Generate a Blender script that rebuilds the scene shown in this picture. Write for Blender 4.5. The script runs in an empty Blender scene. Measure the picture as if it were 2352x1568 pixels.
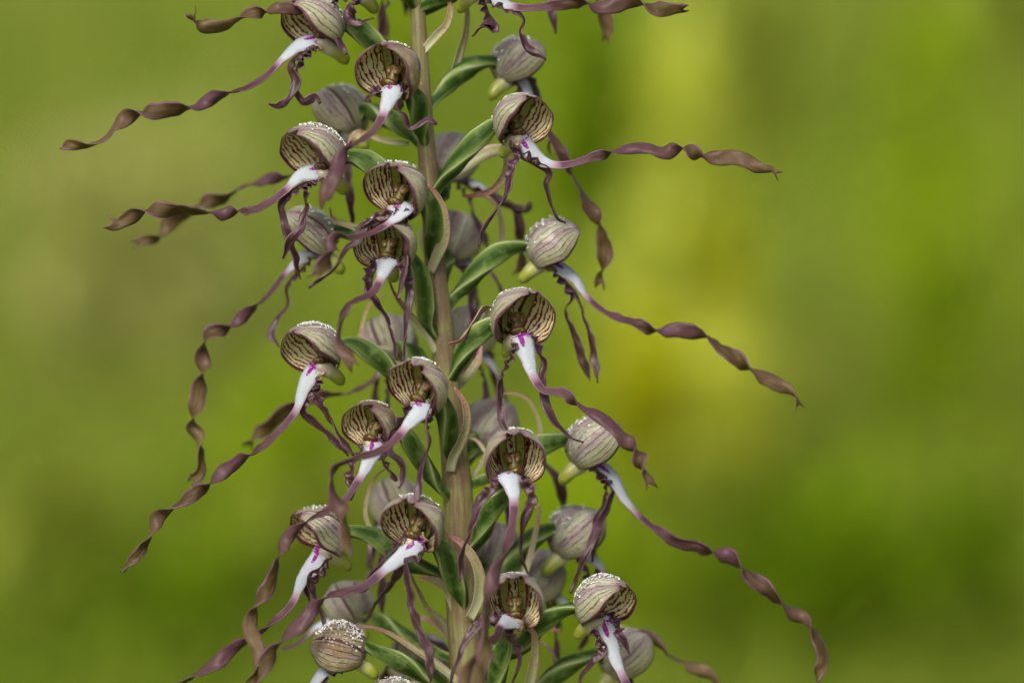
import bpy, math, random
from mathutils import Vector, Matrix, Quaternion, noise

R = random.Random(11)
scene = bpy.context.scene
col = scene.collection

# ------------------------------------------------------------------ camera
K = 0.16 / 2352.0            # one pixel of the traced frame (2352 wide) on the plant's plane, in metres
DIST = 0.48                  # camera to the plant's plane
PITCH = math.radians(8.0)
CEN = Vector((0.0, 0.0, 0.45))
FWD = Vector((0.0, math.cos(PITCH), -math.sin(PITCH)))
RIGHT = Vector((1.0, 0.0, 0.0))
UPV = Vector((0.0, math.sin(PITCH), math.cos(PITCH)))
CAM = CEN - FWD * DIST
cam_data = bpy.data.cameras.new('camera')
cam = bpy.data.objects.new('camera', cam_data)
col.objects.link(cam)
cam.matrix_world = Matrix((
    (RIGHT.x, UPV.x, -FWD.x, CAM.x),
    (RIGHT.y, UPV.y, -FWD.y, CAM.y),
    (RIGHT.z, UPV.z, -FWD.z, CAM.z),
    (0, 0, 0, 1)))
cam_data.sensor_width = 36.0
cam_data.lens = 36.0 * DIST / 0.16
cam_data.clip_start = 0.02
cam_data.clip_end = 2000.0
cam_data.dof.use_dof = True
cam_data.dof.focus_distance = DIST - 118 * K
cam_data.dof.aperture_fstop = 6.7
scene.camera = cam

# ------------------------------------------------------------------ light
SUN_EL, SUN_AZ = math.radians(46), math.radians(-160)   # azimuth from +Y, clockwise
world = bpy.data.worlds.new('World')
scene.world = world
world.use_nodes = True
wn = world.node_tree
for n in list(wn.nodes):
    wn.nodes.remove(n)
sky = wn.nodes.new('ShaderNodeTexSky')
sky.sky_type = 'NISHITA'
sky.sun_disc = False
sky.sun_elevation = SUN_EL
sky.sun_rotation = SUN_AZ
sky.air_density = 0.6
sky.dust_density = 8.0
sky.ozone_density = 0.4
bgn = wn.nodes.new('ShaderNodeBackground')
bgn.inputs['Strength'].default_value = 0.085
wo = wn.nodes.new('ShaderNodeOutputWorld')
wn.links.new(sky.outputs[0], bgn.inputs['Color'])
wn.links.new(bgn.outputs[0], wo.inputs['Surface'])
sl_ = bpy.data.lights.new('sun', 'SUN')
sl_.energy = 1.5
sl_.angle = math.radians(20)
sl_.color = (1.0, 0.95, 0.86)
sun = bpy.data.objects.new('sun', sl_)
col.objects.link(sun)
sdir = Vector((math.sin(SUN_AZ) * math.cos(SUN_EL), math.cos(SUN_AZ) * math.cos(SUN_EL), math.sin(SUN_EL)))
sun.rotation_euler = (-sdir).to_track_quat('-Z', 'Y').to_euler()
sun.location = (0, 0, 3)
scene.view_settings.view_transform = 'Standard'
scene.view_settings.look = 'None'
scene.view_settings.exposure = 1.0
scene.view_settings.gamma = 1.0
scene.view_settings.use_curve_mapping = False
scene.cycles.max_bounces = 8
scene.cycles.transparent_max_bounces = 6

# ------------------------------------------------------------------ helpers
def P(px, py, d=0.0):
    """Point seen at frame position px,py, d pixels behind the plant's plane."""
    z = DIST + d * K
    return CAM + FWD * z + RIGHT * ((px - 1176) * K * z / DIST) + UPV * ((784 - py) * K * z / DIST)

class MB:
    def __init__(self):
        self.v = []; self.f = []; self.m = []; self.uv = []
    def vert(self, p):
        self.v.append(p); return len(self.v) - 1
    def face(self, idx, uvs, mat=0):
        self.f.append(idx); self.uv.extend(uvs); self.m.append(mat)
    def grid(self, pts, uvs, mat=0, flip=False, wrap=False):
        nu, nv = len(pts), len(pts[0])
        base = len(self.v)
        for row in pts:
            self.v.extend(row)
        for i in range(nu - 1):
            for j in range(nv - (0 if wrap else 1)):
                j2 = (j + 1) % nv
                q = [base + i * nv + j, base + (i + 1) * nv + j, base + (i + 1) * nv + j2, base + i * nv + j2]
                t = [uvs[i][j], uvs[i + 1][j], uvs[i + 1][j2], uvs[i][j2]]
                if wrap and j2 == 0:
                    t[2] = (1.0, t[2][1]); t[3] = (1.0, t[3][1])
                if flip:
                    q.reverse(); t.reverse()
                self.face(q, t, mat)
        return base
    def build(self, name, mats, parent=None, origin=None, smooth=True):
        o0 = origin if origin is not None else Vector((0, 0, 0))
        me = bpy.data.meshes.new(name)
        me.from_pydata([tuple(p - o0) for p in self.v], [], self.f)
        for mt in mats:
            me.materials.append(mt)
        ul = me.uv_layers.new(name='UVMap')
        flat = [c for t in self.uv for c in t]
        ul.data.foreach_set('uv', flat)
        me.polygons.foreach_set('material_index', self.m)
        me.polygons.foreach_set('use_smooth', [smooth] * len(self.f))
        me.update()
        ob = bpy.data.objects.new(name, me)
        col.objects.link(ob)
        if parent is not None:
            ob.parent = parent
            ob.location = o0 - WORLD_O[parent.name]
        else:
            ob.location = o0
        WORLD_O[ob.name] = o0.copy()
        return ob

WORLD_O = {}

def empty(name, loc):
    o = bpy.data.objects.new(name, None)
    o.empty_display_size = 0.01
    col.objects.link(o)
    o.location = loc
    WORLD_O[o.name] = Vector(loc)
    return o

def tag(o, label=None, cat=None, group=None, kind=None):
    if label: o['label'] = label
    if cat: o['category'] = cat
    if group: o['group'] = group
    if kind: o['kind'] = kind
    return o

def catmull(pts, step):
    """Resample a polyline of vectors as a Catmull-Rom curve at about the given step."""
    if len(pts) == 2:
        pts = [pts[0], (pts[0] + pts[1]) / 2, pts[1]]
    ext = [pts[0] * 2 - pts[1]] + list(pts) + [pts[-1] * 2 - pts[-2]]
    out = []
    for i in range(1, len(ext) - 2):
        p0, p1, p2, p3 = ext[i - 1], ext[i], ext[i + 1], ext[i + 2]
        n = max(1, int((p2 - p1).length / step))
        for k in range(n):
            t = k / n
            out.append(0.5 * ((2 * p1) + (p2 - p0) * t + (2 * p0 - 5 * p1 + 4 * p2 - p3) * t * t + (3 * p1 - p0 - 3 * p2 + p3) * t ** 3))
    out.append(pts[-1].copy())
    return out

def lerp(a, b, t): return a + (b - a) * t
def smooth(a, b, x):
    t = min(1.0, max(0.0, (x - a) / (b - a))); return t * t * (3 - 2 * t)
def interp(tab, x):
    if x <= tab[0][0]: return tab[0][1]
    for (a, va), (b, vb) in zip(tab, tab[1:]):
        if x <= b:
            return lerp(va, vb, smooth(a, b, x))
    return tab[-1][1]

def frames(c, n0, k0=0):
    """Parallel transported (tangent, normal, binormal) along points c; n0 is the wanted normal at point k0."""
    n = len(c); T = []
    for i in range(n):
        t = (c[min(i + 1, n - 1)] - c[max(i - 1, 0)])
        T.append(t.normalized() if t.length > 1e-12 else Vector((0, 0, 1)))
    N = [None] * n
    nn = (n0 - T[k0] * n0.dot(T[k0]))
    if nn.length < 1e-6: nn = T[k0].orthogonal()
    nn.normalize()
    N[k0] = nn.copy()
    for rng, st in ((range(k0 + 1, n), 1), (range(k0 - 1, -1, -1), -1)):
        nn = N[k0].copy()
        for i in rng:
            q = T[i - st].rotation_difference(T[i]); nn = q @ nn
            nn = (nn - T[i] * nn.dot(T[i])).normalized()
            N[i] = nn.copy()
    return T, N, [T[i].cross(N[i]) for i in range(n)]

def arcs(c):
    a = [0.0]
    for i in range(1, len(c)):
        a.append(a[-1] + (c[i] - c[i - 1]).length / K)
    return a

# ------------------------------------------------------------------ materials
class MT:
    """Small node-graph writer."""
    def __init__(self, name):
        self.m = bpy.data.materials.new(name); self.m.use_nodes = True
        self.t = self.m.node_tree
        self.b = self.t.nodes['Principled BSDF']
        self._uv = self._ob = None
    def node(self, typ, **kw):
        n = self.t.nodes.new(typ)
        for k, v in kw.items(): setattr(n, k, v)
        return n
    def set(self, sock, v):
        if isinstance(v, bpy.types.NodeSocket): self.t.links.new(v, sock)
        elif isinstance(v, (tuple, list)) and sock.type == 'RGBA' and len(v) == 3: sock.default_value = (*v, 1)
        else: sock.default_value = v
    def uv(self):
        if self._uv is None:
            u = self.node('ShaderNodeUVMap'); s = self.node('ShaderNodeSeparateXYZ')
            self.t.links.new(u.outputs[0], s.inputs[0]); self._uv = (s.outputs[0], s.outputs[1], u.outputs[0])
        return self._uv
    def px(self, scale=1.0):
        """object coordinates counted in frame pixels"""
        tc = self.node('ShaderNodeTexCoord'); vm = self.node('ShaderNodeVectorMath', operation='SCALE')
        self.t.links.new(tc.outputs['Object'], vm.inputs[0]); vm.inputs['Scale'].default_value = scale / K
        return vm.outputs[0]
    def vec(self, x=0, y=0, z=0):
        c = self.node('ShaderNodeCombineXYZ')
        for i, v in enumerate((x, y, z)): self.set(c.inputs[i], v)
        return c.outputs[0]
    def noise(self, vec, scale=1.0, detail=3.0, rough=0.55):
        n = self.node('ShaderNodeTexNoise'); self.set(n.inputs['Vector'], vec)
        n.inputs['Scale'].default_value = scale; n.inputs['Detail'].default_value = detail
        n.inputs['Roughness'].default_value = rough
        return n.outputs[0]
    def math(self, op, a, b=0.0, c=0.0, clamp=False):
        n = self.node('ShaderNodeMath', operation=op, use_clamp=clamp)
        for i, v in enumerate((a, b, c)): self.set(n.inputs[i], v)
        return n.outputs[0]
    def ss(self, x, a, b, lo=0.0, hi=1.0):
        n = self.node('ShaderNodeMapRange', interpolation_type='SMOOTHSTEP')
        for i, v in enumerate((x, a, b, lo, hi)): self.set(n.inputs[i], v)
        return n.outputs[0]
    def ramp(self, fac, stops):
        n = self.node('ShaderNodeValToRGB'); self.set(n.inputs[0], fac)
        e = n.color_ramp.elements
        while len(e) < len(stops): e.new(0.5)
        for el, (p, c) in zip(e, stops): el.position = p; el.color = (*c, 1)
        return n.outputs[0]
    def mix(self, fac, a, b, blend='MIX'):
        n = self.node('ShaderNodeMix', data_type='RGBA', blend_type=blend, clamp_factor=True)
        self.set(n.inputs[0], fac); self.set(n.inputs[6], a); self.set(n.inputs[7], b)
        return n.outputs[2]
    def bump(self, h, strength, dist):
        n = self.node('ShaderNodeBump'); n.inputs['Strength'].default_value = strength
        n.inputs['Distance'].default_value = dist * K
        self.set(n.inputs['Height'], h); self.set(self.b.inputs['Normal'], n.outputs[0])
    def done(self, color, rough=0.45, spec=0.4, sss=0.0, coat=0.0, transl=0.0):
        b = self.b
        self.set(b.inputs['Base Color'], color); self.set(b.inputs['Roughness'], rough)
        b.inputs['Specular IOR Level'].default_value = spec
        if sss:
            b.inputs['Subsurface Weight'].default_value = sss
            b.inputs['Subsurface Radius'].default_value = (0.0012, 0.0009, 0.0006)
            b.inputs['Subsurface Scale'].default_value = 0.68
        if coat:
            b.inputs['Coat Weight'].default_value = coat; b.inputs['Coat Roughness'].default_value = 0.15
        if transl:
            tr = self.node('ShaderNodeBsdfTranslucent'); self.set(tr.inputs[0], color)
            mx = self.node('ShaderNodeMixShader'); mx.inputs[0].default_value = transl
            self.t.links.new(b.outputs[0], mx.inputs[1]); self.t.links.new(tr.outputs[0], mx.inputs[2])
            out = self.t.nodes['Material Output']; self.t.links.new(mx.outputs[0], out.inputs['Surface'])
        return self.m

def edge(m):  # 0 in the middle of a strip, 1 at its edges
    u = m.uv()[0]
    return m.math('MULTIPLY', m.math('ABSOLUTE', m.math('SUBTRACT', u, 0.5)), 2.0)

def stripes(m, count, wob, wscale=0.03):
    u, v, _ = m.uv()
    nz = m.noise(m.px(), wscale, 3.0)
    x = m.math('ADD', m.math('MULTIPLY', u, count), m.math('MULTIPLY', m.math('SUBTRACT', nz, 0.5), wob))
    return m.math('MULTIPLY', m.math('ABSOLUTE', m.math('SUBTRACT', m.math('FRACT', x), 0.5)), 2.0)

def mat_sepal_outer(wilt=False):
    m = MT('sepal_outside_browned' if wilt else 'sepal_outside')
    u, v, _ = m.uv()
    big = m.noise(m.px(), 0.025, 3.0)
    fine = m.noise(m.px(), 0.17, 4.0, 0.75)
    vein = m.math('MULTIPLY', m.ss(stripes(m, 7.0, 0.9, 0.04), 0.26, 0.03), m.ss(fine, 0.35, 0.6, 0.2, 1.0))
    uw = m.math('ADD', u, m.math('MULTIPLY', m.math('SUBTRACT', big, 0.5), 0.5))
    c = m.ramp(uw, [(0.0, (0.38, 0.40, 0.30)), (0.18, (0.46, 0.47, 0.37)), (0.30, (0.27, 0.205, 0.215)), (0.46, (0.32, 0.28, 0.265)), (0.60, (0.35, 0.36, 0.25)), (0.80, (0.30, 0.30, 0.19)), (1.0, (0.28, 0.23, 0.18))])
    if wilt: c = m.mix(m.ss(big, 0.36, 0.60, 0.25, 0.85), c, (0.20, 0.125, 0.055))
    c = m.mix(m.math('MULTIPLY', vein, 0.5), c, (0.14, 0.09, 0.06))
    c = m.mix(m.math('MULTIPLY', m.ss(fine, 0.52, 0.70), 0.5), c, (0.125, 0.07, 0.08))
    c = m.mix(m.math('MULTIPLY', m.ss(fine, 0.46, 0.28), 0.6), c, (0.50, 0.50, 0.40))
    c = m.mix(m.ss(u, 0.90, 0.96), c, (0.085, 0.022, 0.045))
    c = m.mix(m.math('MULTIPLY', m.ss(v, 0.93, 1.0), 0.7), c, (0.20, 0.07, 0.13))
    m.bump(m.math('ADD', m.math('MULTIPLY', vein, -1.0), fine), 1.0, 4.0)
    return m.done(c, 0.40, 0.45, coat=0.15, transl=0.2)

def mat_sepal_inner():
    m = MT('sepal_inside')
    u, v, _ = m.uv()
    st = stripes(m, 8.0, 1.7, 0.05)
    blot = m.noise(m.px(), 0.06, 4.0, 0.65)
    fine = m.noise(m.px(), 0.2, 3.0, 0.7)
    thr = m.math('ADD', m.math('MULTIPLY', m.math('SUBTRACT', blot, 0.25), 1.5), m.math('MULTIPLY', m.math('SUBTRACT', fine, 0.5), 1.3))
    mask = m.ss(m.math('SUBTRACT', st, thr), 0.06, -0.10)
    base = m.mix(m.ss(blot, 0.35, 0.65), (0.84, 0.83, 0.52), (0.72, 0.68, 0.40))
    dark = m.mix(m.ss(fine, 0.40, 0.66), (0.095, 0.007, 0.010), (0.26, 0.012, 0.05))
    c = m.mix(mask, base, dark)
    c = m.mix(m.ss(m.math('ADD', u, m.math('MULTIPLY', m.math('SUBTRACT', fine, 0.5), 0.12)), 0.83, 0.92), c, (0.075, 0.008, 0.016))
    c = m.mix(m.math('MULTIPLY', m.ss(v, 0.16, 0.02), 0.7), c, (0.12, 0.05, 0.03))
    m.bump(m.math('ADD', st, fine), 0.5, 2.5)
    return m.done(c, 0.36, 0.45, transl=0.22)

def mat_petal():
    m = MT('petal_green')
    u, v, _ = m.uv()
    f = m.noise(m.px(), 0.12, 3.0, 0.7)
    c = m.mix(m.ss(f, 0.56, 0.66), (0.20, 0.22, 0.055), (0.05, 0.008, 0.01))
    c = m.mix(m.ss(edge(m), 0.6, 0.9), c, (0.06, 0.012, 0.012))
    return m.done(c, 0.4, 0.4)

def mat_rim():
    m = MT('sepal_rim')
    f = m.noise(m.px(), 0.08, 2.0)
    return m.done(m.mix(f, (0.05, 0.008, 0.02), (0.13, 0.035, 0.075)), 0.4, 0.4)

LIP_SPOT = (0.20, 0.008, 0.20)
def mat_lip(front=True):
    m = MT('lip_face' if front else 'lip_reverse')
    u, v, uvv = m.uv()
    v4 = m.math('DIVIDE', v, 5.0)
    streak = m.noise(m.vec(m.math('MULTIPLY', u, 16.0), m.math('MULTIPLY', v, 1.2), 0), 1.0, 4.0, 0.65)
    grain = m.noise(m.px(), 0.25, 3.0, 0.7)
    if front:
        c = m.ramp(v4, [(0.0, (0.44, 0.40, 0.43)), (0.04, (0.37, 0.42, 0.48)), (0.180, (0.37, 0.42, 0.48)), (0.205, (0.26, 0.17, 0.23)),
                        (0.228, (0.068, 0.028, 0.048)), (0.42, (0.038, 0.020, 0.013)), (0.72, (0.048, 0.034, 0.006)), (1.0, (0.066, 0.048, 0.008))])
        e = edge(m)
        late = m.ss(v, 1.0, 1.5)
        ec = m.mix(late, (0.34, 0.22, 0.32), (0.15, 0.062, 0.14))
        efac = m.math('MULTIPLY', m.ss(e, 0.70, 0.97), m.ss(v, 0.5, 1.1, 0.35, 0.95))
        c = m.mix(efac, c, ec)
        c = m.mix(m.math('MULTIPLY', m.ss(streak, 0.45, 0.75), m.math('MULTIPLY', late, 0.75)), c, (0.135, 0.078, 0.08))
        c = m.mix(m.math('MULTIPLY', m.ss(streak, 0.48, 0.3), m.math('MULTIPLY', late, 0.5)), c, (0.045, 0.022, 0.012))
        sp = m.noise(m.px(), 0.055, 2.0, 0.5)
        zone = m.math('MULTIPLY', m.ss(v, 0.36, 0.26), m.ss(m.math('ADD', sp, m.math('MULTIPLY', grain, 0.12)), 0.555, 0.595))
        # the big blotch on the throat side of the midline
        dx = m.math('DIVIDE', m.math('SUBTRACT', u, 0.58), 0.13)
        dy = m.math('DIVIDE', m.math('SUBTRACT', v, 0.33), 0.135)
        rr = m.math('ADD', m.math('ADD', m.math('MULTIPLY', dx, dx), m.math('MULTIPLY', dy, dy)), m.math('MULTIPLY', m.math('SUBTRACT', grain, 0.5), 1.2))
        blot = m.ss(rr, 1.05, 0.75)
        c = m.mix(m.math('MAXIMUM', zone, blot), c, LIP_SPOT)
        br = m.noise(m.px(), 0.03, 3.0, 0.6)
        c = m.mix(m.math('MULTIPLY', m.math('MULTIPLY', m.ss(br, 0.66, 0.72), m.ss(v, 1.0, 0.9)), 0.7), c, (0.35, 0.20, 0.10))
        rough = m.ss(v, 0.9, 1.3, 0.75, 0.42)
        m.bump(grain, 0.9, 2.0)
    else:
        c = m.ramp(v4, [(0.0, (0.40, 0.35, 0.36)), (0.12, (0.30, 0.22, 0.26)), (0.19, (0.14, 0.062, 0.105)),
                        (0.27, (0.080, 0.032, 0.062)), (0.5, (0.066, 0.031, 0.044)), (0.78, (0.078, 0.051, 0.027)), (1.0, (0.10, 0.073, 0.035))])
        c = m.mix(m.math('MULTIPLY', m.ss(streak, 0.42, 0.7), 0.55), c, (0.065, 0.036, 0.02))
        c = m.mix(m.math('MULTIPLY', m.ss(grain, 0.5, 0.8), 0.4), c, (0.17, 0.095, 0.14))
        rough = 0.42
        m.bump(grain, 0.35, 1.5)
    return m.done(c, rough, 0.16, transl=0.12)

def mat_lobe():
    m = MT('side_lobe_skin')
    u, v, _ = m.uv()
    f = m.noise(m.px(), 0.03, 3.0); g = m.noise(m.px(), 0.22, 3.0, 0.7)
    c = m.mix(m.ss(f, 0.36, 0.64), (0.021, 0.008, 0.007), (0.038, 0.013, 0.025))
    c = m.mix(m.math('MULTIPLY', m.ss(edge(m), 0.45, 0.95), 0.6), c, (0.085, 0.034, 0.062))
    c = m.mix(m.math('MULTIPLY', m.ss(g, 0.62, 0.75), 0.6), c, (0.30, 0.20, 0.26))
    c = m.mix(m.ss(v, 0.10, 0.0), c, (0.30, 0.24, 0.12))
    m.bump(g, 0.5, 1.5)
    return m.done(c, 0.42, 0.35)

def mat_fur():
    m = MT('lip_fur_skin')
    f = m.noise(m.px(), 0.05, 2.0)
    return m.done(m.mix(f, (0.40, 0.45, 0.51), (0.48, 0.52, 0.58)), 0.5, 0.4, transl=0.3)

def mat_ovary():
    m = MT('ovary_skin')
    u, v, _ = m.uv()
    w = m.math('MULTIPLY', m.math('ABSOLUTE', m.math('SUBTRACT', m.math('FRACT', m.math('MULTIPLY', u, 3.0)), 0.5)), 2.0)
    f = m.noise(m.px(), 0.035, 3.0); g = m.noise(m.px(), 0.25, 2.0, 0.7)
    lines = m.noise(m.vec(m.math('MULTIPLY', u, 38.0), m.math('MULTIPLY', v, 2.5), 0), 1.0, 2.0)
    c = m.mix(m.ss(m.math('ADD', w, m.math('MULTIPLY', m.math('SUBTRACT', lines, 0.5), 0.7)), 0.2, 0.85), (0.014, 0.042, 0.003), (0.105, 0.165, 0.030))  # groove shading put into the colour; the green and paler ridges are its own
    c = m.mix(m.math('MULTIPLY', m.ss(w, 0.72, 1.0), 0.7), c, (0.34, 0.39, 0.23))
    c = m.mix(m.math('MULTIPLY', m.ss(lines, 0.42, 0.66), 0.75), c, (0.022, 0.058, 0.004))
    c = m.mix(m.math('MULTIPLY', m.ss(f, 0.45, 0.75), 0.4), c, (0.18, 0.24, 0.08))
    m.bump(m.math('ADD', lines, m.math('MULTIPLY', g, 0.4)), 0.8, 3.0)
    return m.done(c, 0.65, 0.2)

def mat_bract():
    m = MT('bract_skin')
    u, v, _ = m.uv()
    f = m.noise(m.px(), 0.02, 3.0); sp = m.noise(m.px(), 0.16, 2.0, 0.5)
    lines = m.noise(m.vec(m.math('MULTIPLY', u, 14.0), m.math('MULTIPLY', v, 2.0), 0), 1.0, 2.0)
    c = m.ramp(v, [(0.0, (0.40, 0.45, 0.31)), (0.3, (0.30, 0.34, 0.17)), (0.65, (0.33, 0.31, 0.15)), (0.9, (0.36, 0.17, 0.16)), (1.0, (0.30, 0.07, 0.12))])
    c = m.mix(m.math('MULTIPLY', m.ss(lines, 0.4, 0.7), 0.5), c, (0.18, 0.20, 0.06))
    c = m.mix(m.math('MULTIPLY', m.ss(edge(m), 0.5, 0.95), 0.55), c, (0.42, 0.24, 0.27))
    c = m.mix(m.math('MULTIPLY', m.ss(sp, 0.57, 0.63), m.ss(v, 0.15, 0.6, 0.1, 0.75)), c, (0.30, 0.06, 0.14))
    m.bump(lines, 0.3, 1.5)
    return m.done(c, 0.42, 0.4, transl=0.15)

def mat_stem():
    m = MT('stem_skin')
    u, v, _ = m.uv()
    lines = m.noise(m.vec(m.math('MULTIPLY', u, 26.0), m.math('MULTIPLY', v, 3.0), 0), 1.0, 3.0)
    f = m.noise(m.px(), 0.012, 3.0); g = m.noise(m.px(), 0.2, 2.0, 0.7)
    c = m.mix(m.ss(lines, 0.35, 0.68), (0.155, 0.175, 0.055), (0.115, 0.068, 0.045))
    c = m.mix(m.math('MULTIPLY', m.ss(f, 0.40, 0.65), 0.6), c, (0.10, 0.052, 0.040))
    c = m.mix(m.math('MULTIPLY', m.ss(g, 0.62, 0.72), 0.5), c, (0.36, 0.29, 0.19))
    m.bump(m.math('ADD', lines, m.math('MULTIPLY', g, 0.4)), 0.4, 1.8)
    return m.done(c, 0.42, 0.4)

def mat_spur():
    m = MT('spur_skin')
    u, v, _ = m.uv()
    f = m.noise(m.px(), 0.03, 2.0)
    c = m.ramp(v, [(0.0, (0.30, 0.24, 0.27)), (0.3, (0.42, 0.41, 0.38)), (0.52, (0.30, 0.33, 0.12)), (0.75, (0.19, 0.225, 0.02)), (1.0, (0.13, 0.17, 0.012))])
    c = m.mix(m.math('MULTIPLY', m.ss(f, 0.4, 0.7), 0.35), c, (0.36, 0.38, 0.12))
    return m.done(c, 0.35, 0.45, sss=0.2)

def mat_plain(name, c1, c2, scale, rough=0.4, **kw):
    m = MT(name)
    f = m.noise(m.px(), scale, 3.0)
    return m.done(m.mix(m.ss(f, 0.35, 0.65), c1, c2), rough, **kw)

def mat_dew():
    m = MT('dew_water')
    b = m.b
    f = m.noise(m.px(), 0.05, 2.0)
    m.set(b.inputs['Base Color'], m.mix(f, (0.88, 0.92, 0.95), (0.97, 0.98, 0.98)))
    b.inputs['Roughness'].default_value = 0.04
    b.inputs['IOR'].default_value = 1.33
    b.inputs['Transmission Weight'].default_value = 0.68
    b.inputs['Specular IOR Level'].default_value = 0.8
    return m.m

M = dict(so=mat_sepal_outer(), so2=mat_sepal_outer(True), si=mat_sepal_inner(), rim=mat_rim(), petal=mat_petal(), lip=mat_lip(True), lipb=mat_lip(False),
         lobe=mat_lobe(), fur=mat_fur(), ovary=mat_ovary(), bract=mat_bract(), stem=mat_stem(), spur=mat_spur(), dew=mat_dew(),
         pol=mat_plain('pollinia_brown', (0.10, 0.065, 0.022), (0.17, 0.10, 0.045), 0.06),
         stig=mat_plain('column_yellow', (0.13, 0.12, 0.02), (0.05, 0.03, 0.010), 0.1),
         pad=mat_plain('stigma_pad', (0.14, 0.12, 0.018), (0.03, 0.010, 0.006), 0.14),
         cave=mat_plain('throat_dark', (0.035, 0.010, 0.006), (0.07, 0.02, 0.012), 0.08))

# ------------------------------------------------------------------ ground
def mat_soil():
    m = MT('meadow_soil')
    f = m.noise(m.node('ShaderNodeTexCoord').outputs['Object'], 9.0, 4.0)
    return m.done(m.mix(f, (0.10, 0.13, 0.015), (0.18, 0.19, 0.04)), 0.9)
g = MB()
for x, y in ((-400, -60), (400, -60), (400, 900), (-400, 900)): g.vert(Vector((x, y, 0)))
g.face([0, 1, 2, 3], [(0, 0), (1, 0), (1, 1), (0, 1)])
tag(g.build('ground', [mat_soil()], smooth=False), kind='structure')

def mat_grass(name, c1, c2, c3):
    """c1..c3: the blades' own colours; every blade carries its own value in the UV's first axis."""
    m = MT(name)
    u, v, _ = m.uv()
    c = m.ramp(u, [(0.0, c1), (0.5, c2), (1.0, c3)])
    c = m.mix(m.math('MULTIPLY', m.ss(v, 0.6, 1.0), 0.35), c, c3)
    return m.done(c, 0.8, 0.1, transl=0.5)

def blade(mb, base, h, w, az, bend, val):
    d = Vector((math.sin(az), math.cos(az), 0)); sd = Vector((d.y, -d.x, 0))
    prev = None
    for k in range(4):
        t = k / 3
        p = base + d * (bend * t * t) + Vector((0, 0, h * (t - 0.18 * t * t * min(1, bend / h))))
        ww = w * 0.5 * (1 - 0.85 * t ** 1.5)
        a, b = mb.vert(p - sd * ww), mb.vert(p + sd * ww)
        if prev: mb.face([prev[0], prev[1], b, a], [(val, (k - 1) / 3), (val, (k - 1) / 3), (val, t), (val, t)])
        prev = (a, b)

def meadow(name, label, mat, n, xr, yr, h0, h1, w0=0.003, w1=0.006, tint=0.3):
    mb = MB()
    for q in range(n):
        y = lerp(yr[0], yr[1], R.random() ** 1.3); x = R.uniform(-1, 1) * (xr + 0.2 * y)
        nz = noise.noise(Vector((x * 1.6, y * 1.1, 3.1)))
        val = min(1, max(0, 0.5 + nz * 0.6 + R.uniform(-tint, tint)))
        blade(mb, Vector((x, y, 0)), min(0.5, 0.03 + 0.10 * y) * R.uniform(0.7, 1.1) * (1 + 0.2 * nz), R.uniform(w0, w1) * (1 + 0.25 * y), R.uniform(0, 6.28), R.uniform(0.04, 0.25), val)
    return tag(mb.build(name, [mat]), label, 'grass', kind='stuff')

meadow('meadow_grass', 'blurred olive and green meadow grass behind the orchid',
       mat_grass('grass_mixed', (0.17, 0.285, 0.010), (0.25, 0.345, 0.035), (0.335, 0.395, 0.075)), 30000, 0.45, (0.9, 8.0), 0.25, 0.5)

def patch(px, py, y, wpx, hpx, mat, n, name, label, leafw=0.012):
    """A stand of leafy stems rooted in the ground, its top mass at a given place."""
    # frame position -> point at world depth y
    dx = (px - 1176) * K / DIST; dz = (784 - py) * K / DIST
    dirv = FWD + RIGHT * dx + UPV * dz
    t = (y - CAM.y) / dirv.y
    c = CAM + dirv * t
    sx = wpx * K / DIST * t * 0.5; sz = hpx * K / DIST * t * 0.5
    mb = MB()
    for q in range(n):
        a, b_, e = R.gauss(0, 0.5), R.uniform(-1, 1) + R.gauss(0, 0.12), R.gauss(0, 0.5)
        p = c + Vector((a * sx, e * sx, b_ * sz))
        if p.z < 0.02: continue
        az = R.uniform(0, 6.28); h = R.uniform(0.015, 0.06)
        blade(mb, p, h, leafw * R.uniform(0.6, 1.3), az, R.uniform(0.02, 0.09), min(1, max(0, R.gauss(0.5, 0.25))))
        if q % 12 == 0:
            blade(mb, Vector((p.x + R.uniform(-.02, .02), p.y, 0)), p.z + 0.03, 0.004, az, 0.01, 0.4)
    return tag(mb.build(name, [mat]), label, 'grass', kind='stuff')

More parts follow.
